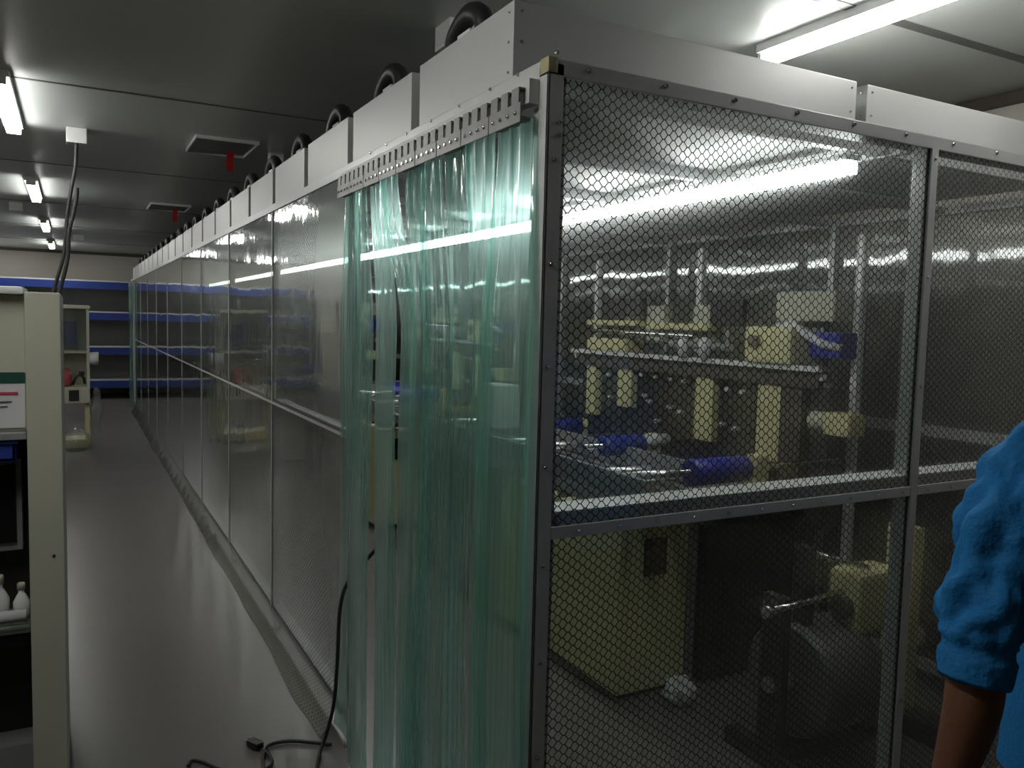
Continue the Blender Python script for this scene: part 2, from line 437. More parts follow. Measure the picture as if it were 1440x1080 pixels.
# ------------------------------------------------------------------ fan filter units
def make_ffu():
    r = thing('fan_filter_unit', '', 'fan filter unit', (0, 0, T))
    w, d, h = 1.1, .548, .17
    MB().box(0, w, 0, d, T+.003, T+h, .002).build('housing', M['ffu'], r)
    MB().box(.04, w-.04, .03, d-.03, T+.0006, T+.003).build('filter_face', M['diffuser'], r)
    f = MB()
    f.tube(bez([(.10, .53, T+h), (.10, .545, T+h+.07), (.10, .50, T+h+.11), (.10, .43, T+h+.125), (.10, .36, T+h+.09), (.10, .345, T+h)], 5), .027, 10)
    f.build('lifting_handle', M['black'], r)
    f = MB(); f.lathe((.42, d/2, T+h), [(.135, 0), (.14, .02), (.125, .055), (.10, .075), (.06, .085), (.05, .07), (.04, .045)], 28)
    f.build('fan_inlet', M['black'], r)
    MB().box(.08, .13, .40, .48, T+h, T+h+.075, .004).build('terminal_box', M['whitep'], r)
    b = MB()
    for z in (.02, .085, .15):
        b.disc_bolt((.02, 0, T+z), (0, -1, 0), .004, .003); b.disc_bolt((w-.02, 0, T+z), (0, -1, 0), .004, .003)
        b.disc_bolt((0, .02, T+z), (-1, 0, 0), .004, .003)
    for x in (.25, .5, .75): b.disc_bolt((x, 0, T+.02), (0, -1, 0), .004, .003)
    return r, b
ffu0, ffb = make_ffu(); first = True
for row, x in (('left', .006), ('right', 1.151)):
    for i in range(21):
        if first: o = ffu0; first = False
        else: o = copy_tree(ffu0)
        o.location = (x, .169+.61*i, T)
        rw = {'left': 'aisle side', 'right': 'wall side'}[row]
        if i == 0: o['label'] = {'left': 'grey metal filter box on booth roof at the near front corner', 'right': 'grey filter box on booth roof front edge, nearer the right wall'}[row]
        elif i == 20: o['label'] = 'last filter box at far end of booth roof, %s row' % rw
        else: o['label'] = 'grey filter box on booth roof, %s from front, %s row' % (ORD[i], rw)
        o['group'] = 'fan filter boxes on the booth roof, %s row' % rw
for p_, a_, r_, h_ in ffb.bolts:
    for off in (0, 1.145):
        m = MB(); m.disc_bolt((p_[0]+.006+off, p_[1]+.169, p_[2]), a_, r_, h_)
        m.build('screw', M['chrome'], ffu0 if off == 0 else bpy.data.objects['fan_filter_unit.021'])
# ------------------------------------------------------------------ strip curtain
rail = MB().box(-.030, -.0065, .028, D+.02, T-.086, T-.036, .002)
ro = rail.build('curtain_rail', M['strip']); origin_at(ro, (-.02, .68, T-.045))
tag(ro, 'grey steel hanging rail along the top of the curtain doorway', 'curtain rail')
def strip(y0, ytop_w, ybot, wbot, seed, label, x_off, zb=.03, far=False, group=None, Y0=None):
    """one ribbed pvc strip: top centre y0, bottom centre ybot"""
    rnd = random.Random(seed)
    root = thing('curtain_strip', label, 'curtain strip', (x_off, y0, T-.05), group)
    m = MB(); NU, NV = 44, 40; rows = []
    zt = T-.11
    ph = rnd.uniform(0, 6); bow = rnd.choice((-1, 1))*rnd.uniform(.006, .016)
    for j in range(NV+1):
        t = j/NV; z = zt + (zb-zt)*t
        k5 = min(1, t*4); k5 = k5*k5*(3-2*k5); yc = y0 + (ybot-y0)*k5 + (.05*t**3 if ybot > 1.2 and ybot < 2 else 0) + (.010+.012*t)*math.sin(t*5+ph)*t
        k5 = min(1, t*4); k5 = k5*k5*(3-2*k5); w = ytop_w + (wbot-ytop_w)*k5
        xc = x_off + .010*math.sin(t*5+ph)*min(1, t*3) - .012*max(0, t-.85)*rnd.uniform(.9, 1.1)
        row = []
        for i in range(NU+1):
            s = i/NU-.5
            pleat = math.exp(-t*7)*.006*math.sin(s*19+ph)
            rib = .0012*math.cos(s*2*PI*(8 if wbot > .16 else 6))
            x = xc - bow*(1-4*s*s)*min(1, .25+t*1.5) + rib + pleat
            x = min(max(x, x_off-.012), -.0085)
            row.append(m.bm.verts.new((x, yc+s*w, z)))
        rows.append(row)
    for a, b_ in zip(rows, rows[1:]):
        for i in range(NU):
            f = m.bm.faces.new((a[i], a[i+1], b_[i+1], b_[i])); f.smooth = True
    m.build('strip', M['pvc'], root)
    # hanger plate with hooked teeth
    h = MB(); hw = .0705; y = y0; X = -.043
    h.box(X-.003, X, y-hw, y+hw, T-.124, T-.084, .001)
    for q in range(3):
        yy = y-hw + (q+.5)*2*hw/3
        h.box(X-.003, X, yy-.0155, yy+.0155, T-.0845, T-.056)
        h.box(X-.003, -.031, yy-.0155, yy+.0155, T-.056, T-.053)
    h.box(X, x_off-.001, y-hw*.9, y+hw*.9, T-.118, T-.110)
    pl = h.build('hanger_plate', M['hanger'], root)
    b = MB()
    for q in range(4): b.disc_bolt((-.046, y-hw+.02+q*(2*hw-.04)/3, T-.104), (-1, 0, 0), .005)
    b.build('rivet', M['chrome'], pl)
    return root
slots = [  # top centre, bottom centre, bottom width, layer offset
    (.105, .128, .255, -.016), (.25, .205, .095, -.030), (.395, .365, .155, -.016), (.54, .500, .205, -.030), (.685, .640, .150, -.018), (.83, .652, .120, -.038),
    (.975, .882, .180, -.018), (1.12, 1.095, .215, -.032), (1.262, 1.245, .24, -.018)]
pos = ['nearest the corner post', 'narrow folded one second from corner post', 'third from corner post', 'fourth from corner post', 'fifth from corner post, behind the bunched one',
       'bunched one beside the middle gap', 'just past the middle gap', 'second from the netted side panel', 'against the netted side panel']
for i, (a, c, wb, xo) in enumerate(slots):
    w = .155
    strip(a, w, c, wb, 11+i, 'ribbed green clear strip of doorway curtain, ' + pos[i], xo, zb=.02+.012*(i % 3), group='strips of the doorway curtain')
yfar = posts_left[-2]
for i in range(4):
    strip(yfar+.12+.17*i, .19, yfar+.12+.17*i, .2, 60+i, 'green plastic strip at far end of booth, %s' % (['nearest', 'second', 'third', 'farthest'][i]), -.026-.014*(i % 2), group='strips of the far doorway curtain')

# ------------------------------------------------------------------ machines inside the booth
def make_station():
    r = thing('coating_station', '', 'machine', (1.5, 1.8, 0))
    # base cabinet
    c = MB().box(1.085, 1.44, 1.17, 2.22, .03, .74, .012).build('base_cabinet', M['cream'], r)
    MB().box(1.20, 1.315, 1.158, 1.17, .52, .675, .004).build('black_panel', M['screen'], c)
    MB().box(1.12, 1.40, 1.2, 2.18, 0, .03).build('plinth', M['dark'], c)
    MB().box(1.45, 1.50, 1.18, 2.2, .02, .80, .004).build('column', M['grey'], r)
    MB().box(1.52, 2.05, 1.15, 2.3, .02, .70, .01).build('gearbox_housing', M['dark'], r)
    # deck
    for x in (1.10, 1.22, 1.34, 1.46):
        MB().box(x-.025, x+.025, 1.0, 3.4, .80, .86, .003).build('deck_beam', M['steel'], r)
    d = MB()
    for q in range(9): d.box(1.08, 1.9, 1.1+q*.26, 1.14+q*.26, .765, .80, .003)
    d.build('cross_beams', M['grey'], r)
    MB().box(1.56, 1.92, 1.1, 2.9, .80, .83, .003).build('deck_plate', M['brown'], r)
    # tall side wall
    w = MB().box(1.975, 2.01, .98, 2.84, .72, 1.30, .004).build('side_plate', M['dark'], r)
    for (a, b_, z0) in ((2.27, 2.40, 1.08), (1.60, 1.73, .98), (1.16, 1.30, .95), (2.62, 2.72, 1.0)):
        MB().box(1.925, 1.975, a, b_, z0, 1.30, .008).build('cream_bracket', M['cream'], w)
    MB().box(1.90, 2.04, 1.02, 1.14, .78, 1.29, .006).build('brown_column', M['brown'], w)
    kn = 0
    for (y, z) in ((2.2, 1.275), (2.08, 1.272), (1.95, 1.27), (1.84, 1.265), (2.17, 1.16), (2.13, 1.13), (1.95, 1.12), (1.87, 1.10), (1.52, 1.25), (1.42, 1.245), (1.55, 1.075), (1.46, 1.065), (2.06, 1.03), (2.53, 1.25), (2.5, 1.12)):
        k1 = MB(); k1.tube([(1.975, y, z), (1.945, y, z), (1.935, y, z)], [.008, .013, .009], 12); k1.build('knob', M['whitep'], w)
    # triple rail
    for (x, z0, z1, mt) in ((1.90, 1.372, 1.395, 'alu_white'), (1.93, 1.335, 1.362, 'alu_white'), (1.96, 1.305, 1.325, 'alu')):
        MB().box(x-.012, x+.014, .93, 2.85, z0, z1, .002).build('rail', M[mt], r)
    MB().box(1.915, 2.0, .95, 2.83, 1.30, 1.372).build('rail_beam', M['brown'], r)
    # upper equipment
    cb = MB().box(1.87, 2.03, 1.07, 1.34, 1.396, 1.56, .015).build('control_box', M['cream'], r)
    k1 = MB(); k1.tube([(1.87, 1.27, 1.49), (1.845, 1.27, 1.49)], .028, 18); k1.build('dial', M['brown'], cb)
    MB().box(1.88, 2.02, 2.28, 2.66, 1.396, 1.47, .01).build('drive_cover', M['cream'], r)
    MB().box(1.90, 2.0, 2.20, 2.70, 1.545, 1.575, .006).build('cross_bar', M['cream'], r)
    MB().box(1.90, 2.0, 1.62, 2.12, 1.53, 1.565, .006).build('cross_bar', M['cream'], r)
    m1 = MB(); m1.tube([(1.88, 2.6, 1.51), (1.88, 1.7, 1.50)], .014, 12); m1.build('shaft', M['chrome'], r)
    m1 = MB(); m1.tube([(1.9, 1.9, 1.46), (1.9, 1.44, 1.455)], .02, 12); m1.build('shaft', M['grey'], r)
    for y in (1.78, 1.62): 
        m1 = MB(); m1.tube([(1.88, y, 1.396), (1.88, y, 1.47), (1.88, y, 1.50)], [.025, .03, .012], 14); m1.build('cylinder', M['whitep'], r)
    for (y0, y1, z0, z1) in ((2.20, 2.46, 1.60, 1.70), (1.43, 1.65, 1.555, 1.685)):
        mo = MB().box(1.93, 1.965, y0, y1, z0, z1, .005).build('monitor', M['black'], r)
        MB().box(1.945, 1.955, (y0+y1)/2-.015, (y0+y1)/2+.015, 1.37, z0).build('stand', M['grey'], mo)
    for y in (2.14, 1.76):
        MB().box(1.96, 2.02, y-.1, y+.05, 1.45, 1.66, .01).build('filter_body', M['creamw'], r)
    gb = MB().box(1.93, 2.10, .90, 1.22, 1.585, 1.715, .01).build('white_box', M['creamw'], r)
    MB().box(1.99, 2.03, 1.0, 1.1, 1.39, 1.585).build('stand', M['grey'], gb)
    m1 = MB(); m1.tube([(1.93, 1.2, 1.56), (1.92, 1.10, 1.57), (1.92, 1.03, 1.53), (1.93, .95, 1.49), (1.95, .87, 1.475)], .018, 12); m1.build('air_hose', M['whitep'], r)
    MB().box(1.94, 2.1, .87, 1.03, 1.43, 1.54, .01).build('blue_valve_block', M['blue'], r)
    # posts
    for (y, z0, z1) in ((.88, .02, 1.95), (1.87, 1.39, 1.96), (2.82, .02, 1.95)):
        MB().box(2.045, 2.08, y-.016, y+.016, z0, z1, .003).build('upright_post', M['alu_white'], r)
    # end plate, motor
    MB().box(1.93, 2.03, .90, 1.0, .70, 1.30, .006).build('end_plate', M['dark'], r)
    mo = MB(); mo.tube([(1.95, 1.02, 1.165), (1.95, .97, 1.165)], .035, 20); ch = mo.build('chrome_coupling', M['chrome'], r)
    mt = MB().box(1.90, 2.0, .77, .90, 1.115, 1.21, .015).build('gear_motor', M['cream'], r)
    mo = MB(); mo.tube([(1.95, .90, 1.165), (1.95, .99, 1.165)], .045, 20); mo.build('motor_flange', M['creamw'], mt)
    # rollers across the web
    for (y, z, x0, x1, xe) in ((.83, 1.015, 1.13, 1.40, 1.93), (1.81, .955, 1.42, 1.665, 1.975), (2.79, .912, 1.72, 1.93, 1.975)):
        m1 = MB(); m1.tube([(x0-.10, y, z), (xe, y, z)], .012, 12); sh = m1.build('roller_shaft', M['chrome'], r)
        m1 = MB(); m1.tube([(x0, y, z), (x0+.003, y, z), (x1-.003, y, z), (x1, y, z)], [.046, .05, .05, .046], 28); m1.build('roller_sleeve', M['blue'], sh)
        m1 = MB().box(x1+.04, x1+.10, y-.03, y+.03, z-.075, z+.05, .008); m1.build('bearing_block', M['cream'], sh)
    m1 = MB(); m1.tube([(1.66, 1.78, .975), (1.80, 1.78, .975)], .03, 16); m1.build('white_collar', M['whitep'], r)
    for (y, z) in ((1.2, .93), (1.45, .90), (2.1, .92), (2.4, .90), (3.05, .93)):
        m1 = MB(); m1.tube([(1.10, y, z), (1.975, y, z)], .022, 16); m1.build('guide_roller', M['steel'], r)
    for x in (1.07, 1.53):
        MB().box(x, x+.025, 1.0, 3.3, .86, .955, .003).build('side_beam', M['grey'], r)
    MB().box(1.42, 1.93, .80, .86, .90, .935, .004).build('yellow_ledge', pmat('yellow_tape', (.55, .40, .05), .5), r)
    MB().box(1.18, 1.34, 2.5, 2.72, .96, 1.2, .01).build('white_tank', M['whitep'], r)
    MB().box(1.09, 1.15, 3.2, 3.3, .0, .80, .004).build('leg', M['dark'], r)
    MB().box(1.85, 1.91, 3.2, 3.3, .0, .80, .004).build('leg', M['dark'], r)
    return r
st0 = make_station()
labs = ['cream and dark steel machine line with blue rollers behind the front netted film',
        'second cream machine in the booth, behind the doorway curtain',
        'third machine in the booth, beyond the curtain doorway',
        'last machine at the far end of the booth']
for i in range(4):
    o = st0 if i == 0 else copy_tree(st0)
    o.location = (1.5, 1.8+3.0*i if i else 1.8, 0); o['label'] = labs[i]; o['group'] = 'machines in a line inside the booth'

# winding unit low at the front
r = thing('winding_unit', 'dark winding unit with cream gear motor low behind the front film', 'machine', (1.65, .55, 0))
MB().box(1.95, 2.07, .33, .75, .0, .08, .006).build('base', M['dark'], r)
MB().box(1.28, 1.34, .33, .75, .0, .06, .006).build('base', M['dark'], r)
MB().box(1.34, 1.95, .50, .58, .02, .06, .004).build('base_beam', M['dark'], r)
MB().box(1.97, 2.03, .5, .62, .08, .80, .006).build('upright', M['cream'], r)
MB().box(1.29, 1.33, .5, .60, .06, .62, .006).build('upright', M['dark'], r)
mt = MB().box(1.60, 1.83, .44, .58, .46, .68, .02).build('gear_motor', M['cream'], r)
m1 = MB(); m1.tube([(1.60, .5, .55), (1.56, .5, .55)], .04, 18); m1.build('flange', M['brown'], mt)
MB().box(1.70, 1.75, .5, .56, .06, .46, .004).build('motor_stand', M['dark'], r)
m1 = MB(); m1.tube([(1.22, .5, .59), (1.58, .5, .61)], .012, 12); m1.build('shaft', M['chrome'], r)
m1 = MB(); m1.tube([(1.20, .5, .59), (1.23, .5, .59)], .022, 16); m1.build('shaft_end', M['chrome'], r)
m1 = MB(); m1.tube([(1.44, .56, .76), (1.66, .46, .70)], .011, 12); m1.build('shaft', M['chrome'], r)
MB().box(1.42, 1.46, .52, .58, .06, .78, .004).build('upright', M['dark'], r)
m1 = MB(); m1.tube([(1.38, .55, .30), (1.39, .55, .30), (1.64, .55, .30), (1.65, .55, .30)], [.19, .20, .20, .19], 40); rl = m1.build('reel', pmat('grey_film_roll', (.12, .12, .115), .35, var=.15, scale=30), r)
m1 = MB(); m1.tube([(1.28, .55, .30), (1.97, .55, .30)], .028, 18); m1.build('core', M['grey'], rl)
m1 = MB(); m1.tube([(2.03, .56, .35), (2.09, .56, .35)], .05, 18); m1.build('white_coupling', M['whitep'], r)
# rag
m = MB(); 
bmesh.ops.create_icosphere(m.bm, subdivisions=4, radius=1)
for v in m.bm.verts:
    n_ = noise.noise(v.co*2.3)*.35 + noise.noise(v.co*6)*.12
    v.co = Vector((1.33+v.co.x*.065*(1+n_), 1.06+v.co.y*.055*(1+n_), max(.002, .055+v.co.z*.055*(1+n_))))
o = m.build('rag', M['whitep'], smooth=True); origin_at(o, (1.33, 1.06, 0)); tag(o, 'crumpled white rag on the floor at the cream cabinet foot', 'rag')

# ------------------------------------------------------------------ pallet rack on the far wall
r = thing('storage_rack', 'long blue rack with grey shelves along the far wall', 'rack', (-.3, 14.9, 0))
x0, x1 = -3.3, 2.9
for xx in (x0, -1.62, .05, 1.45, x1-.06):
    for yy in (14.62, 15.3):
        m = MB().box(xx, xx+.06, yy, yy+.05, 0, 2.1, .004); m.build('upright', M['rackblue'] if xx in (x0,) else M['rackgrey'], r)
for z in (.33, .92, 1.53, 2.07):
    MB().box(x0, x1, 14.60, 15.35, z, z+.022, .003).build('shelf', M['rackshelf'], r)
    MB().box(x0, x1, 14.59, 14.615, z-.13, z-.002, .003).build('beam', M['rackblue'], r)
MB().box(x0, x1, 15.36, 15.37, .2, 2.0).build('back_mesh', M['rackgrey'], r)
for i, (x, w, z, h, c) in enumerate(((-2.2, .5, .942, .3, 'grey'), (.6, .45, 1.552, .28, 'creamw'), (-1.2, .4, .352, .3, 'dark'), (1.7, .5, .942, .35, 'whitep'))):
    o = MB().box(x, x+w, 14.75, 15.15, z, z+h, .01)
    o.box(x-.01, x+w+.01, 14.74, 15.16, z+h-.04, z+h+.005, .004)
    o = o.build('storage_box', M[c]); origin_at(o, (x+w/2, 14.95, z))
    tag(o, ['grey lidded box on the second shelf, left end of the far rack', 'pale lidded box on the third shelf of the far rack', 'dark lidded box on the lowest shelf of the far rack', 'white lidded box on the second shelf, right end of the far rack'][i], 'box')

# ------------------------------------------------------------------ near cabinet machine on the left
r = thing('processing_cabinet', 'tall pale cream machine cabinet at the left edge with label and dark window', 'machine cabinet', (-1.5, 1.5, 0))
c = MB()
c.box(-.964, -.880, 1.10, 1.9, .0, 1.598, .004)
c.build('side_pillar', M['creamw'], r)
h = MB(); h.tube([(-.905, 1.098, .87), (-.905, 1.101, .87)], .004, 10); h.build('screw_hole', M['black'], r)
MB().box(-2.1, -.966, 1.16, 1.9, 1.215, 1.59, .004).build('upper_panel', M['creamw'], r)
MB().box(-2.1, -.966, 1.30, 1.9, .10, 1.214, .004).build('body', M['dark'], r)
MB().box(-2.1, -2.02, 1.10, 1.9, .0, 1.598, .004).build('side_pillar', M['creamw'], r)
MB().box(-2.0, -.966, 1.2, 1.9, 0, .30, .004).build('base_panel', M['grey'], r)
l = MB().box(-1.25, -.968, 1.154, 1.16, 1.348, 1.378).build('green_label', M['green'], r)
l = MB().box(-1.25, -.969, 1.155, 1.16, 1.225, 1.347).build('paper_label', M['paper'], r)
MB().box(-1.25, -.985, 1.153, 1.155, 1.317, 1.324).build('red_bar', M['redink'], l)
MB().box(-1.22, -1.0, 1.153, 1.155, 1.296, 1.299).build('text_line', M['ink'], l)
MB().box(-1.22, -1.01, 1.153, 1.155, 1.283, 1.286).build('text_line', M['ink'], l)
MB().box(-1.06, -.966, 1.12, 1.17, 1.196, 1.214, .002).build('bracket', M['grey'], r)
w = MB().box(-1.6, -.985, 1.24, 1.30, .86, 1.125, .006).build('window_frame', M['grey'], r)
MB().box(-1.57, -1.0, 1.232, 1.24, .885, 1.11).build('pane', M['screen'], w)
MB().box(-1.9, -.966, 1.12, 1.3, .655, .672, .003).build('shelf', M['steel'], r)
for (x0, z, rr) in ((-.975, .70, .017),):
    m1 = MB(); m1.tube([(-1.9, 1.14, z), (x0, 1.14, z)], rr, 16); m1.build('white_roller', M['whitep'], r)
m1 = MB(); m1.tube([(-1.9, 1.11, .672), (-.97, 1.11, .678)], .008, 12); m1.build('guide_rod', M['chrome'], r)
m1 = MB().box(-1.9, -.97, 1.13, 1.2, .615, .652, .004); m1.build('black_slide', M['black'], r)
# tub
t = MB()
t.box(-1.4, -.992, 1.135, 1.27, 1.135, 1.145, .002)
for b4 in ((-1.4, -.992, 1.135, 1.145), (-1.4, -.992, 1.26, 1.27), (-1.4, -1.39, 1.135, 1.27), (-1.002, -.992, 1.135, 1.27)): t.box(b4[0], b4[1], b4[2], b4[3], 1.135, 1.193, .002)
t.box(-1.41, -.986, 1.128, 1.14, 1.184, 1.193, .002)
o = t.build('plastic_tub', M['tub']); origin_at(o, (-1.2, 1.2, 1.135)); tag(o, 'blue plastic tub held above the dark window of the left cabinet', 'tub')
for i, (x, y, sc, lab) in enumerate(((-1.045, 1.21, 1, 'squat cream bottle on the left cabinet shelf, left of its twin'), (-.990, 1.20, .8, 'smaller cream bottle on the left cabinet shelf, against the pillar'))):
    m1 = MB(); m1.lathe((x, y, .673), [(.022*sc, 0), (.026*sc, .01), (.026*sc, .06*sc), (.014*sc, .085*sc), (.010*sc, .09*sc), (.010*sc, .11*sc)], 22)
    bo = m1.build('bottle', M['whitep']); origin_at(bo, (x, y, .673)); tag(bo, lab, 'bottle', 'bottles on the left cabinet shelf')
    m1 = MB(); m1.lathe((x, y, .673), [(.013*sc, .105*sc), (.013*sc, .125*sc), (.011*sc, .128*sc)], 16); m1.build('cap', M['creamw'], bo)
m1 = MB().box(-1.5, -.967, 1.13, 1.4, 1.591, 1.612, .008)

o = m1.build('lid', M['whitep']); origin_at(o, (-1.2, 1.25, 1.591)); tag(o, 'white plastic cover lying on top of the left cabinet', 'cover')

# ------------------------------------------------------------------ small far cream machine
r = thing('bench_machine', 'small cream bench machine with clear hood farther down the aisle', 'machine', (-1.0, 9.0, 0))
MB().box(-1.32, -.69, 8.8, 9.3, .52, .70, .01).build('control_panel', M['creamw'], r)
MB().box(-1.30, -.72, 8.9, 9.25, .0, .10, .01).build('foot', M['cream'], r)
for (x, y) in ((-1.31, 8.85), (-.74, 8.85), (-1.31, 9.24), (-.74, 9.24)):
    MB().box(x, x+.045, y, y+.045, .0, .52, .004).build('leg', M['cream'], r)
MB().box(-1.32, -.69, 9.25, 9.3, .70, 1.6, .006).build('back_panel', M['creamw'], r)
MB().box(-1.32, -.68, 8.78, 9.3, 1.575, 1.615, .006).build('top_panel', M['creamw'], r)
MB().box(-1.30, -.70, 8.82, 9.25, 1.08, 1.11, .004).build('shelf', M['creamw'], r)
for x in (-1.32, -.72): MB().box(x, x+.03, 8.8, 8.84, .70, 1.58, .003).build('pillar', M['creamw'], r)
MB().box(-1.29, -.72, 8.79, 8.796, 1.12, 1.57).build('clear_hood', M['glassdoor'], r)
MB().box(-1.1, -.82, 9.0, 9.1, 1.16, 1.44, .01).build('blue_panel', M['rackblue'], r)
MB().box(-.90, -.80, 8.788, 8.80, .55, .67, .004).build('meter', M['black'], r)
m1 = MB(); m1.tube([(-.965, 8.80, .61), (-.965, 8.78, .61)], .016, 14); m1.build('red_button', M['red'], r)
m1 = MB(); m1.tube([(-.69, 8.86, 1.02), (-.60, 8.86, 1.02)], [.07, .075], 22); v_ = m1.build('valve', M['whitep'], r)
m1 = MB(); m1.tube([(-.60, 8.82, 1.06), (-.60, 8.90, .98)], .012, 10); m1.build('handle', M['black'], v_)
m1 = MB(); m1.lathe((-.95, 9.0, .70), [(.08, 0), (.09, .04), (.085, .14), (.05, .19), (.02, .2)], 22)
o = m1.build('red_jar', pmat('pale_red_glass', (.38, .07, .08), .3)); origin_at(o, (-.95, 9.0, .70)); tag(o, 'red jar inside the small cream bench machine', 'jar')
m1 = MB(); m1.tube([(-.86, 8.95, .72), (-.83, 8.93, .80), (-.79, 8.95, .83), (-.75, 8.95, .80), (-.74, 8.94, .73)], .015, 10); m1.box(-.80, -.74, 8.9, 8.96, .82, .87, .01)
o = m1.build('black_clamp', M['black']); origin_at(o, (-.8, 8.95, .71)); tag(o, 'small black bent clamp on the bench machine table', 'clamp')
m1 = MB(); m1.lathe((-.84, 8.7, .0), [(.09, .0), (.14, .03), (.155, .10), (.13, .18), (.07, .23), (.04, .25), (.04, .28)], 28)
o = m1.build('glass_flask', M['bag']); origin_at(o, (-.84, 8.7, 0)); tag(o, 'round clear flask on the floor at the foot of the bench machine', 'flask')
m = MB(); rings = []
for j in range(14):
    t = j/13; z = .70-.60*t; w = .012+.040*math.sin(PI*min(1, t*1.05))**.7+.012*t
    rings.append(m.ring((-.63+.01*math.sin(t*7), 8.82, z), (1,0,0), (0,1,0), w, w*.7, 18, lambda a, t=t: 1+.6*noise.noise(Vector((math.cos(a)*2, math.sin(a)*2, t*6)))))
m.skin(rings); o = m.build('plastic_bag', M['bag']); origin_at(o, (-.63, 8.82, .1)); tag(o, 'crumpled clear plastic bag hanging at the side of the bench machine', 'bag')

# ------------------------------------------------------------------ ceiling fittings
def jbox(x, y, s, label):
    o = MB().box(x-s, x+s, y-s, y+s, ZC-.09, ZC, .006).build('junction_box', M['whitep']); origin_at(o, (x, y, ZC))
    return tag(o, label, 'junction box', 'white boxes on the ceiling')
jb = jbox(-.815, 4.26, .055, 'white ceiling junction box with black cables hanging from it')
jbox(.44, 1.42, .07, 'white ceiling box right above the front corner filter box')
jbox(.38, 4.28, .045, 'small white ceiling box between the vent and the filter boxes')
jbox(-1.35, 8.5, .06, 'small white ceiling box left of the aisle tube lights')
jbox(-.763, 12.0, .07, 'far white ceiling box right of the aisle tube lights')
def vent(x, y, label):
    r = thing('ceiling_vent', label, 'ceiling vent', (x, y, ZC), 'return air vents on the ceiling')
    f = MB(); a, b_ = .19, .26
    for q in ((x-a, x+a, y-b_, y-b_+.01), (x-a, x+a, y+b_-.01, y+b_), (x-a, x-a+.01, y-b_+.01, y+b_-.01), (x+a-.01, x+a, y-b_+.01, y+b_-.01)): f.box(*q, ZC-.022, ZC, .002)
    f.build('frame', M['ceiling'], r)
    s_ = MB().box(x-a+.01, x+a-.01, y-b_+.01, y+b_-.01, ZC-.003, ZC-.001); s_.build('mesh_grille', M['rackgrey2'], r)
    rb = MB(); prev = None
    for q in range(9):
        t = q/8; row = [rb.bm.verts.new((x+.07+e, y+.07+.05*math.sin(t*3)+e*.3, ZC-.02-.13*t)) for e in (-.024, .024)]
        if prev: rb.bm.faces.new((prev[0], prev[1], row[1], row[0]))
        prev = row
    rb.build('red_ribbon', M['red'], r)
vent(.02, 4.22, 'ceiling vent with a red ribbon, nearer one above the aisle')
vent(.04, 7.75, 'farther ceiling vent with a red ribbon above the aisle')

m = MB(); m.tube(bez([(-.815, 4.22, ZC-.09), (-.823, 4.2, 2.42), (-.848, 4.2, 2.276), (-.869, 4.2, 2.135), (-.880, 4.2, 1.994), (-.896, 4.2, 1.87), (-.947, 4.2, 1.67), (-1.0, 4.18, 1.4), (-1.04, 4.15, .7), (-1.06, 4.1, .02)]), .011, 10)
o = m.build('hanging_cable', M['rubber']); origin_at(o, (-.815, 4.2, ZC-.09)); tag(o, 'thick black cable hanging from the ceiling box down behind the left cabinet', 'cable')
m = MB(); m.tube(bez([(-.816, 4.15, 2.285), (-.820, 4.15, 2.23), (-.842, 4.15, 2.11), (-.863, 4.15, 2.01), (-.874, 4.15, 1.85), (-.922, 4.15, 1.64), (-.97, 4.12, 1.4), (-1.0, 4.08, .7), (-1.02, 4.02, .02)]), .012, 10)
o = m.build('hanging_cable', M['rubber']); origin_at(o, (-.83, 4.17, 2.26)); tag(o, 'second black cable tied beside the hanging one, its cut end showing', 'cable')

# floor cables
m = MB(); m.tube(bez([(.07, 1.14, .80), (.03, 1.17, .74), (-.03, 1.20, .66), (-.056, 1.218, .56), (-.058, 1.24, .36), (-.06, 1.27, .2), (-.07, 1.32, .07), (-.10, 1.30, .012), (-.14, 1.20, .009), (-.20, 1.05, .009), (-.3, .8, .009)]), .0065, 10)
o = m.build('power_cable', M['rubber']); origin_at(o, (-.06, 1.3, 0)); tag(o, 'black power cable running down the curtain edge onto the floor', 'cable')
m = MB(); m.tube(bez([(-.05, 1.335, .012), (-.10, 1.38, .009), (-.18, 1.43, .009), (-.25, 1.43, .009), (-.285, 1.36, .009), (-.30, 1.26, .009), (-.31, 1.1, .009)]), .0065, 10)
o = m.build('floor_cable', M['rubber']); origin_at(o, (-.25, 1.35, 0)); tag(o, 'black cable curving over the floor beside the curtain foot', 'cable')
r = thing('plug_lead', 'black mains lead with plug lying on the aisle floor', 'cable', (-.30, 1.4, 0))
m = MB(); m.tube(bez([(-.275, 1.40, .014), (-.262, 1.36, .009), (-.27, 1.30, .009), (-.33, 1.27, .009), (-.42, 1.33, .009), (-.48, 1.42, .009), (-.51, 1.44, .009), (-.525, 1.41, .009)]), .006, 10); m.build('lead', M['rubber'], r)
MB().box(-.016, .016, -.03, .03, -.012, .012, .008, mat=Matrix.Translation((-.295, 1.45, .016)) @ Matrix.Rotation(.5, 4, 'Z')).build('plug', M['black'], r)
m = MB()
for e in (-.009, .009): m.box(e-.003, e+.003, .03, .05, -.002, .002, mat=Matrix.Translation((-.295, 1.45, .016)) @ Matrix.Rotation(.5, 4, 'Z'))
m.build('pin', M['chrome'], r)

# ------------------------------------------------------------------ person
per = thing('person', 'person in a blue work shirt with rolled sleeve standing at the right edge', 'person', (.66, -.77, 0))
def limb(mb, pts, rad, n=20, flat=1.0):
    pts = bez(pts, 6)
    k_ = len(rad)-1; rr = []
    for i in range(len(pts)):
        t = i/(len(pts)-1)*k_; a = int(min(t, k_-1)); f = t-a; f = f*f*(3-2*f); rr.append(rad[a]*(1-f)+rad[a+1]*f)
    mb.tube(pts, rr, n); return pts
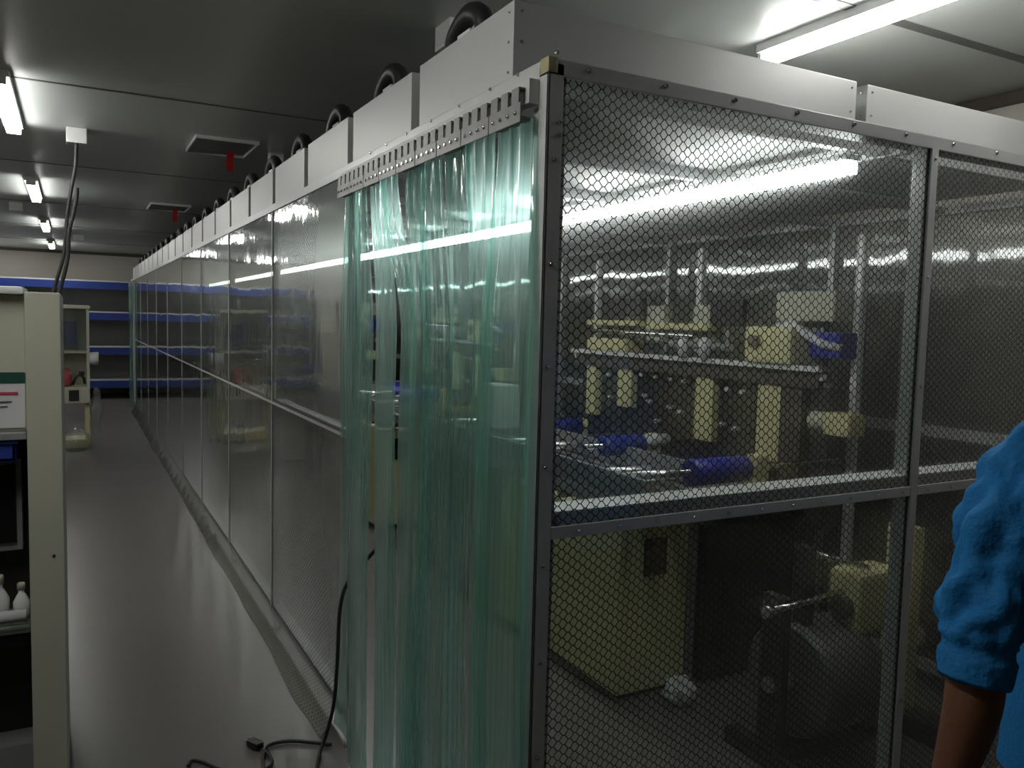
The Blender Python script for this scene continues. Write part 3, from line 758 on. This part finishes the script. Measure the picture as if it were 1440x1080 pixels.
# body: one continuous skinned surface
def body():
    me = bpy.data.meshes.new('body'); bm = bmesh.new()
    sk = bm.verts.layers.skin.verify()
    V = {}
    def v(n, p, r):
        w = bm.verts.new(p); w[sk].radius = (r, r) if isinstance(r, float) else r; V[n] = w; return w
    cx, cy = .66, -.77
    v('pel', (cx, cy, .93), (.15, .11)); v('waist', (cx, cy, 1.08), (.13, .10)); v('chest', (cx, cy, 1.25), (.15, .11)); v('neckb', (cx, cy, 1.42), (.075, .07)); v('neck', (cx, cy+.015, 1.49), .052)
    v('jaw', (cx, cy+.03, 1.55), (.06, .075)); v('head', (cx, cy+.02, 1.63), (.075, .095)); v('crown', (cx, cy+.01, 1.70), (.06, .075))
    for s, n in ((-1, 'l'), (1, 'r')):
        v(n+'sh', (cx+s*.155, cy-.005, 1.375), .062)
        if s < 0:
            v(n+'el', (.330, -.745, 1.10), .042); v(n+'fa', (.318, -.752, 1.00), .043); v(n+'wr', (.312, -.722, .845), .027)
            v(n+'pa', (.314, -.712, .79), (.034, .018)); hb = (.314, -.705, .755)
        else:
            v(n+'el', (cx+.24, cy-.01, 1.10), .042); v(n+'fa', (cx+.25, cy+.01, 1.0), .043); v(n+'wr', (cx+.255, cy+.04, .85), .027)
            v(n+'pa', (cx+.255, cy+.05, .79), (.034, .018)); hb = (cx+.255, cy+.057, .755)
        v(n+'pb', hb, (.036, .016))
        for q, (e, L_) in enumerate(((-.030, .068), (-.010, .078), (.010, .073), (.030, .058))):
            a = v(n+'f%da' % q, (hb[0]+e*.3*(-s), hb[1]+e, hb[2]-.028), .0095)
            b_ = v(n+'f%db' % q, (hb[0]-s*.008, hb[1]+e*1.05, hb[2]-.028-L_*.5), .0088)
            c_ = v(n+'f%dc' % q, (hb[0]-s*.022, hb[1]+e*1.05, hb[2]-.028-L_*.95), .0075)
            bm.edges.new((V[n+'pb'], a)); bm.edges.new((a, b_)); bm.edges.new((b_, c_))
        a = v(n+'ta', (hb[0]-s*.01, hb[1]+.040, hb[2]+.018), .011); b_ = v(n+'tb', (hb[0]-s*.018, hb[1]+.056, hb[2]-.015), .0095); c_ = v(n+'tc', (hb[0]-s*.024, hb[1]+.058, hb[2]-.042), .008)
        bm.edges.new((V[n+'pa'], a)); bm.edges.new((a, b_)); bm.edges.new((b_, c_))
        v(n+'hip', (cx+s*.085, cy, .86), .085); v(n+'kn', (cx+s*.10, cy+.01, .48), .055); v(n+'cf', (cx+s*.10, cy-.01, .34), .052); v(n+'an', (cx+s*.10, cy-.02, .09), .036); v(n+'toe', (cx+s*.11, cy+.11, .04), (.04, .025))
        for a, b_ in (('chest', n+'sh'), (n+'sh', n+'el'), (n+'el', n+'fa'), (n+'fa', n+'wr'), (n+'wr', n+'pa'), (n+'pa', n+'pb'), ('pel', n+'hip'), (n+'hip', n+'kn'), (n+'kn', n+'cf'), (n+'cf', n+'an'), (n+'an', n+'toe')):
            bm.edges.new((V[a], V[b_]))
    for a, b_ in (('pel', 'waist'), ('waist', 'chest'), ('chest', 'neckb'), ('neckb', 'neck'), ('neck', 'jaw'), ('jaw', 'head'), ('head', 'crown')): bm.edges.new((V[a], V[b_]))
    V['pel'][sk].use_root = True
    bmesh.ops.translate(bm, verts=bm.verts, vec=-total_loc(per))
    bm.to_mesh(me); bm.free()
    o = bpy.data.objects.new('body', me); C.objects.link(o); o.parent = per; me.materials.append(M['skin'])
    s_ = o.modifiers.new('skin', 'SKIN'); s_.use_smooth_shade = True
    u = o.modifiers.new('sub', 'SUBSURF'); u.levels = 2; u.render_levels = 2
    return o
bd = body()
# face
f = MB(); f.tube([(.66, -0.648, 1.645), (.66, -0.638, 1.625), (.66, -0.628, 1.605), (.66, -0.642, 1.598)], [.008, .011, .015, .010], 12); f.build('nose', M['skin'], per)
for s in (-1, 1):
    e = MB(); e.lathe((0, 0, 0), [(.001, -.012), (.009, -.008), (.012, 0), (.009, .008), (.001, .012)], 16)
    for v_ in e.bm.verts: v_.co = Vector((.66+s*.032+v_.co.x, -.662+v_.co.y*.6, 1.64+v_.co.z*.8))
    e.build('eye', M['eye'], per)
    e = MB(); e.lathe((0, 0, 0), [(.001, -.03), (.012, -.024), (.016, 0), (.018, .018), (.001, .03)], 16)
    for v_ in e.bm.verts: v_.co = Vector((.66+s*.082+v_.co.x*.5, -.755+v_.co.y, 1.625+v_.co.z))
    e.build('ear', M['skin'], per)
m_ = MB(); m_.tube([(.635, -.654, 1.575), (.66, -.647, 1.573), (.685, -.654, 1.575)], [.003, .007, .003], 10); m_.build('mouth', pmat('lips', (.25, .08, .06), .5), per)
h = MB(); bmesh.ops.create_icosphere(h.bm, subdivisions=4, radius=1)
bmesh.ops.delete(h.bm, geom=[v_ for v_ in h.bm.verts if v_.co.z < -.25 or (v_.co.y > .72 and v_.co.z < .35)], context='VERTS')
for v_ in h.bm.verts: v_.co = Vector((.66+v_.co.x*.088, -.762+v_.co.y*.108, 1.655+v_.co.z*.095))*1.0 + Vector((0, 0, 1))*.004*noise.noise(v_.co*60)
h.build('hair', M['hair'], per, smooth=True)

# shirt (torso + both sleeves), folds modelled
def fold_ring(mb, c, u, v, ru, rv, n, t, seed, amp):
    return mb.ring(c, u, v, ru, rv, n, lambda a: 1+amp*(noise.noise(Vector((math.cos(a)*1.4+seed, math.sin(a)*1.4, t*7.5+math.cos(a+seed)*1.6)))+.6*noise.noise(Vector((math.cos(a)*3, math.sin(a)*3+seed, t*16)))))
def sleeve(ctrl, seed, mirror=None):
    """ctrl: list of (centre, half width, half depth)"""
    m = MB(); cs = bez([c[0] for c in ctrl], 9); k_ = len(ctrl)-1; rings = []
    N = len(cs)
    for i, c in enumerate(cs):
        t = i/(N-1)*k_; a = int(min(t, k_-1)); f = t-a
        ru = ctrl[a][1]*(1-f)+ctrl[a+1][1]*f; rv = ctrl[a][2]*(1-f)+ctrl[a+1][2]*f
        tg = (cs[min(i+1, N-1)]-cs[max(i-1, 0)]).normalized()
        uu = Vector((.88, -.474, 0)); uu = (uu-tg*uu.dot(tg)).normalized(); vv = tg.cross(uu)
        amp = .30 if i/(N-1) < .84 else .10
        q = i/(N-1)
        # bulges of the pushed-up cloth
        bul = 1+.075*math.sin(q*19+.4)*(q > .25)*(q < .9)
        rings.append(fold_ring(m, c, uu, vv, ru*bul, rv*bul, 56, q, seed, amp))
    # turned cuff and inside
    c = cs[-1]; tg = (cs[-1]-cs[-2]).normalized()
    uu = Vector((.88, -.474, 0)); uu = (uu-tg*uu.dot(tg)).normalized(); vv = tg.cross(uu)
    ru, rv = ctrl[-1][1], ctrl[-1][2]
    rings.append(fold_ring(m, c+tg*.006, uu, vv, ru*.97, rv*.97, 56, 1, seed, .07))
    rings.append(fold_ring(m, c-tg*.03, uu, vv, ru*.90, rv*.90, 56, 1, seed, .07))
    m.skin(rings, cap=False)
    return m
SLV = [((.525, -.765, 1.385), .075, .075), ((.455, -.748, 1.345), .066, .066), ((.395, -.742, 1.275), .060, .062), ((.365, -.744, 1.215), .060, .060), ((.340, -.746, 1.155), .060, .058), ((.327, -.748, 1.10), .053, .054), ((.318, -.750, 1.045), .050, .052)]
sh = MB()
rings = []
for (z, rx, ry, dy) in ((.84, .19, .135, 0), (.90, .185, .13, 0), (1.0, .17, .122, 0), (1.1, .165, .12, 0), (1.2, .175, .125, 0), (1.3, .185, .125, 0), (1.37, .185, .115, -.003), (1.41, .14, .095, -.003), (1.44, .085, .075, 0), (1.455, .07, .065, .004)):
    rings.append(fold_ring(sh, (.66, -.77+dy, z), (1,0,0), (0,1,0), rx, ry, 64, z, 3, .05))
sh.skin(rings, cap=False)
shirt = sh.build('shirt', M['shirt'], per)
sleeve(SLV, 4.2).build('sleeve', M['shirt'], shirt)
SR = [((2*.66-c[0][0]+.0, c[0][1], c[0][2]), c[1], c[2]) for c in SLV]
SR = [((.815+(.10)*i/6, -.775-.0*i, 1.385-.35*i/6), SLV[i][1], SLV[i][2]) for i in range(7)]
sleeve(SR, 9.1).build('sleeve', M['shirt'], shirt)
m = MB(); m.tube([(.66+.072*math.cos(a), -.766+.066*math.sin(a), 1.462-.012*math.sin(a)) for a in [2*PI*q/24 for q in range(25)]], .012, 8); m.build('collar', M['shirt'], shirt)
tr = MB()
rings = [fold_ring(tr, (.66, -.77, z), (1,0,0), (0,1,0), rx, ry, 40, z, 8, .03) for z, rx, ry in ((.98, .155, .112), (.9, .17, .122), (.82, .178, .125))]
tr.skin(rings, cap=False)
trs = tr.build('trousers', M['trouser'], per)
for s in (-1, 1):
    t2 = MB(); rings = [fold_ring(t2, (.66+s*x, -.77+y, z), (1,0,0), (0,1,0), r1, r1*1.05, 36, z, s*3, .06) for z, x, y, r1 in ((.86, .088, 0, .098), (.7, .092, 0, .092), (.5, .1, .005, .078), (.3, .1, -.01, .072), (.12, .1, -.02, .068), (.07, .1, -.02, .07))]
    t2.skin(rings, cap=False); t2.build('trouser_leg', M['trouser'], trs)
    s3 = MB(); rings = []
    for q in range(10):
        t = q/9; y = -.85+.28*t; w = .04+.012*math.sin(PI*t)-.012*t; hh = .05*(1-t)+.028
        rings.append(s3.ring((.66+s*.105, y, hh/2+.004), (1,0,0), (0,0,1), w, hh*.5+.002, 20))
    s3.skin(rings); s3.build('shoe', M['shoe'], per)

# ------------------------------------------------------------------ camera
cam = bpy.data.cameras.new('camera'); co = bpy.data.objects.new('camera', cam); C.objects.link(co)
F = Vector((0.4746777, 0.87686265, -0.07611154)); R = Vector((0.88004899, -0.47421157, 0.02524206)); U = Vector((0.01395916, 0.07896373, 0.99677975))
m = Matrix((R, U, -F)).transposed().to_4x4(); m.translation = (-.850, -1.4455, 1.55)
co.matrix_world = m
cam.sensor_width = 36; cam.lens = 36*1142.5/1440; cam.clip_start = .02
bpy.context.scene.camera = co

# world: closed room, a trace of ambient
w = bpy.data.worlds.new('world'); bpy.context.scene.world = w; w.use_nodes = True
w.node_tree.nodes['Background'].inputs[0].default_value = (.5, .52, .52, 1); w.node_tree.nodes['Background'].inputs[1].default_value = .02

sc = bpy.context.scene
sc.view_settings.view_transform = 'Standard'; sc.view_settings.look = 'None'; sc.view_settings.gamma = 1; sc.view_settings.use_curve_mapping = False
sc.view_settings.exposure = .65
sc.cycles.transparent_max_bounces = 40; sc.cycles.max_bounces = 10; sc.cycles.glossy_bounces = 6; sc.cycles.transmission_bounces = 6
sc.cycles.use_denoising = True
sc.cycles.sample_clamp_indirect = 6.0
sc.cycles.caustics_reflective = False; sc.cycles.caustics_refractive = False
